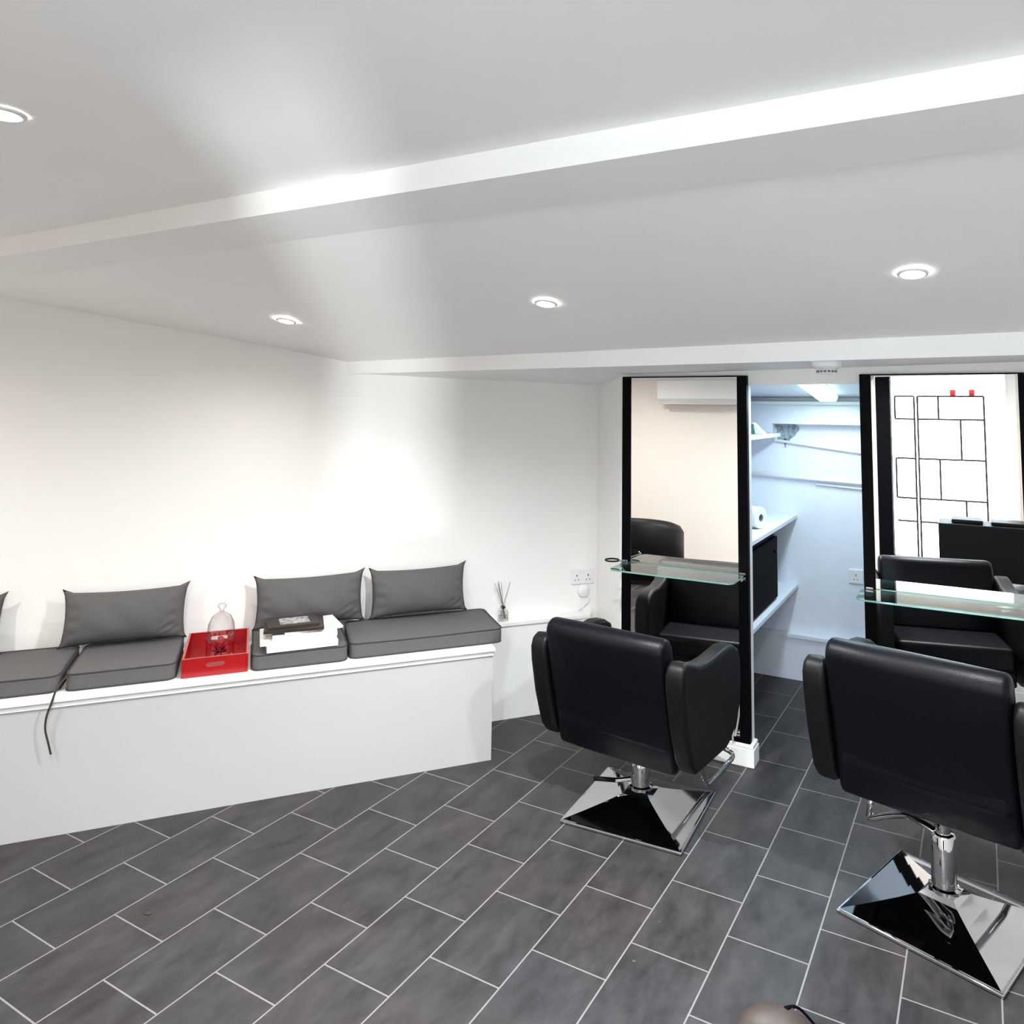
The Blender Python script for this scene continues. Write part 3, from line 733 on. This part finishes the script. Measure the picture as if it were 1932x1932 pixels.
# items on the highest shelf
tag(obj('green_carton', B(-.03, .03, -.05, .05, 0, .06), M['green'], loc=(-1.175, 4.66, 1.5605), rot=.2), 'small dark green carton on the highest store room shelf', 'box')
bm = bmesh.new(); hexa(bm, [(-.02,-.04,0),(.03,-.04,0),(.03,.04,0),(-.02,.04,0),(-.045,-.04,.07),(-.038,-.04,.07),(-.038,.04,.07),(-.045,.04,.07)])
tag(obj('letter_holder', bm, M['whitepl'], loc=(-1.105, 4.66, 1.5605), bevel=.002), 'small white wedge-shaped holder beside the green carton', 'holder')
# bulkhead and recess on the back wall
bm = bmesh.new()
box(bm, -1.598, 1.69, 5.03, 5.119, 1.62, 1.745); box(bm, -1.598, -1.115, 5.03, 5.119, 1.50, 1.62)
struct('trim_3', bm, M['shelf'])
struct('trim_4', B(-1.598, 1.69, 5.00, 5.119, 1.745, 1.765), M['white'])
bm = bmesh.new(); 
rnd = random.Random(3); ring = []
for k in range(22):
    a = 2*PI*k/22; r_ = .062*(1+.22*math.sin(3*a+1)+.14*rnd.uniform(-1,1)); ring.append((max(-1.113, -1.045+r_*1.2*math.cos(a)), min(1.618, 1.575+1.15*r_*math.sin(a))))
prism(bm, ring, 'y', 5.1185, 5.1197); box(bm, -1.058, -1.046, 5.1185, 5.1197, 1.462, 1.52)
st_ = tag(obj('damp_patch', bm, M['stain']), 'mottled grey patch on the store room wall under the bulkhead', 'stain')
def rail(name, pts, rr, label, m_='white'):
    o = obj(name, T(pts, rr, 12), M[m_], smooth=True); tag(o, label, 'pipe', 'painted pipes along the store room wall'); return o
rail('painted_pipe', [(-1.598, 5.105, 1.567), (.4, 5.105, 1.33)], .010, 'upper thin painted pipe running along the store room wall')
rail('painted_pipe', [(-1.598, 5.10, 1.298), (.4, 5.10, 1.215)], .014, 'thicker painted pipe across the middle of the store room wall')
rail('painted_pipe', [(-.86, 5.108, 1.235), (.4, 5.108, 1.165)], .007, 'short thin painted pipe just below the thicker one')
struct('trim_5', box(B(-1.598, 1.69, 5.07, 5.119, 0, .262), -1.598, 1.69, 5.055, 5.119, .262, .282), M['shelf'])
# fluorescent batten
fx = empty('batten_light', (-.712, 4.39, 1.838), R(2.8), 'ribbed fluorescent light fitting on the store room ceiling', 'ceiling light')
fx.rotation_euler = (R(-4.2), 0, R(2.8))
obj('light_body', B(-.052, .052, -.45, .45, -.010, .004), M['whitepl'], fx, bevel=.003)
bm = bmesh.new(); prism(bm, [(-.062, -.006), (-.050, -.040), (.050, -.040), (.062, -.006)], 'y', -.46, .46)
obj('diffuser', bm, M['diff'], fx, bevel=.008)
al = area_light('batten_glow', (-.712, 4.39, 1.790), (R(-4.2), 0, R(2.8)), .10, .88, NICHE_POWER, (.70, .86, 1.0))

# ---------------------------------------------------------------- behind the camera, seen in the mirrors
ac = empty('air_conditioner', (-2.52, -.749, 1.93), 0, 'white wall-mounted air conditioner reflected in the left mirror', 'air conditioner')
bm = bmesh.new(); prism(bm, [(.0, -.15), (.15, -.15), (.20, -.10), (.21, .10), (.17, .15), (0, .15)], 'x', -.56, .56)
obj('casing', bm, M['whitepl'], ac, bevel=.01)
obj('air_flap', B(-.50, .50, .13, .19, -.158, -.150), M['white'], ac)
def tub(x, y, rz, label):
    e = empty('tub_armchair', (x, y, 0), rz, label, 'armchair', 'dark tub armchairs at the rear')
    bm = bmesh.new(); n_ = 28; sec = [(0,.05),(0,.56),(.03,.62),(.075,.635),(.115,.61),(.13,.56),(.13,.05)]
    rings = []
    for k in range(n_+1):
        a = R(-35) + R(250)*k/n_; h_ = 1 - .30*(abs(k-n_/2)/(n_/2))**2
        rings.append([bm.verts.new((( .40-d)*math.cos(a), (.38-d)*math.sin(a), .05+(z_-.05)*h_)) for d, z_ in sec])
    for k in range(n_):
        for i in range(len(sec)): j = (i+1) % len(sec); bm.faces.new([rings[k][i], rings[k+1][i], rings[k+1][j], rings[k][j]])
    bm.faces.new(rings[0]); bm.faces.new(rings[-1][::-1])
    obj('shell', bm, M['leather2'], e, smooth=True)
    bm = bmesh.new(); lathe(bm, [(.26,.05),(.265,.08),(.265,.36),(.24,.40),(0,.41)], 32); obj('seat', bm, M['leather2'], e, smooth=True)
    for sx in (-1, 1):
        for sy in (-1, 1): obj('leg', T([(sx*.2, sy*.18, .002), (sx*.2, sy*.18, .06)], .018, 10), M['plastic'], e, smooth=True)
    return e
tub(-2.93, .20, R(-10), 'dark rounded tub armchair reflected in the lower left of the left mirror')
# black wire display rack before the window
rk = empty('wire_rack', (0, -2.05, 0), 0, 'black wire display rack before the bright window, seen in the right mirror', 'rack')
def bars(lst, r_=.012): 
    bm = bmesh.new()
    for (x0, z0, x1, z1) in lst: tube(bm, [(x0, 0, z0), (x1, 0, z1)], r_, 6)
    return bm
obj('rack_post', bars([(-.50, .02, -.50, 1.893), (-.465, .02, -.465, 1.893)], .012), M['wire'], rk)
for seg_ in ([(-.705, 1.893, -.50, 1.893), (-.705, 1.893, -.705, 1.63), (-.705, 1.63, -.50, 1.63)], [(-.705, 1.18, -.50, 1.18), (-.705, 1.18, -.705, .73), (-.705, .73, -.50, .73)], [(-.705, .47, -.50, .47)]):
    obj('side_panel', bars(seg_), M['wire'], rk)
obj('main_panel', bars([(-.465, 1.893, .205, 1.893), (.205, 1.893, .205, .15), (-.465, 1.63, .205, 1.63), (-.465, 1.18, .205, 1.18), (-.465, .73, .205, .73), (-.465, .47, .205, .47),
    (-.25, 1.893, -.25, 1.63), (-.03, 1.63, -.03, 1.18), (-.25, 1.18, -.25, .73), (0, .73, 0, .47), (.205, .02, .205, .15)]), M['wire'], rk)
for x, lb in ((-.10, 'left of the two small red pots on top of the wire rack'), (.09, 'right of the two small red pots on top of the wire rack')):
    bm = bmesh.new(); lathe(bm, [(.028, 0), (.033, .068), (.029, .068), (.025, .006), (0, .006)], 20)
    tag(obj('red_pot', bm, M['redpot'], loc=(x, -2.05, 1.9005), smooth=True), lb, 'pot', 'red pots on the wire rack')
ct = empty('reception_trolley', (.16, -1.25, 0), 0, 'black low trolley before the window, seen in the right mirror', 'trolley')
obj('trolley_body', B(-.42, .42, -.2, .2, .07, .60), M['plastic'], ct, bevel=.01)
obj('trolley_tray', box(B(-.30, -.02, -.14, .14, .601, .64), .05, .34, -.14, .14, .601, .635), M['plastic'], ct, bevel=.01)
for sx in (-.36, .36):
    for sy in (-.15, .15):
        bm = bmesh.new(); lathe(bm, [(.03, -.012), (.034, -.008), (.034, .008), (.03, .012)], 18, c=(sx, sy, .036), axis='x'); obj('castor', bm, M['plastic'], ct, smooth=True)
# mounting bar of the opposite mirror: dark upright beside the window
# ---------------------------------------------------------------- foreground
bg = empty('leather_bag', (-.50, 2.20, 0), R(20), 'dark brown leather bag just entering the bottom edge of the photo', 'bag')
bm = bmesh.new()
for k, (s_, h_) in enumerate([(1.0, .001), (1.06, .02), (1.0, .06), (.75, .095), (.4, .105)]):
    pass
lathe(bm, [(.10, .001), (.112, .02), (.105, .05), (.07, .078), (.02, .088), (0, .089)], 24)
for v_ in bm.verts: v_.co.x *= .95; v_.co.y *= .7
obj('bag_body', bm, M['brown'], bg, smooth=True)
obj('bag_strap', T(spline([(.03, .02, .085), (.07, .06, .06), (.12, .05, .02), (.16, .02, .008)], 6), .007, 8, flat=.5), M['black'], bg, smooth=True)
# dark fleck on the tiles
bm = bmesh.new(); ball(bm, (0, 0, .002), .010, 1.3, .8, .2, 12, 6)
tag(obj('floor_fleck', bm, M['tie'], loc=(-2.474, 1.724, .0), rot=.4), 'tiny dark fleck lying on a floor tile at lower left', 'fleck')
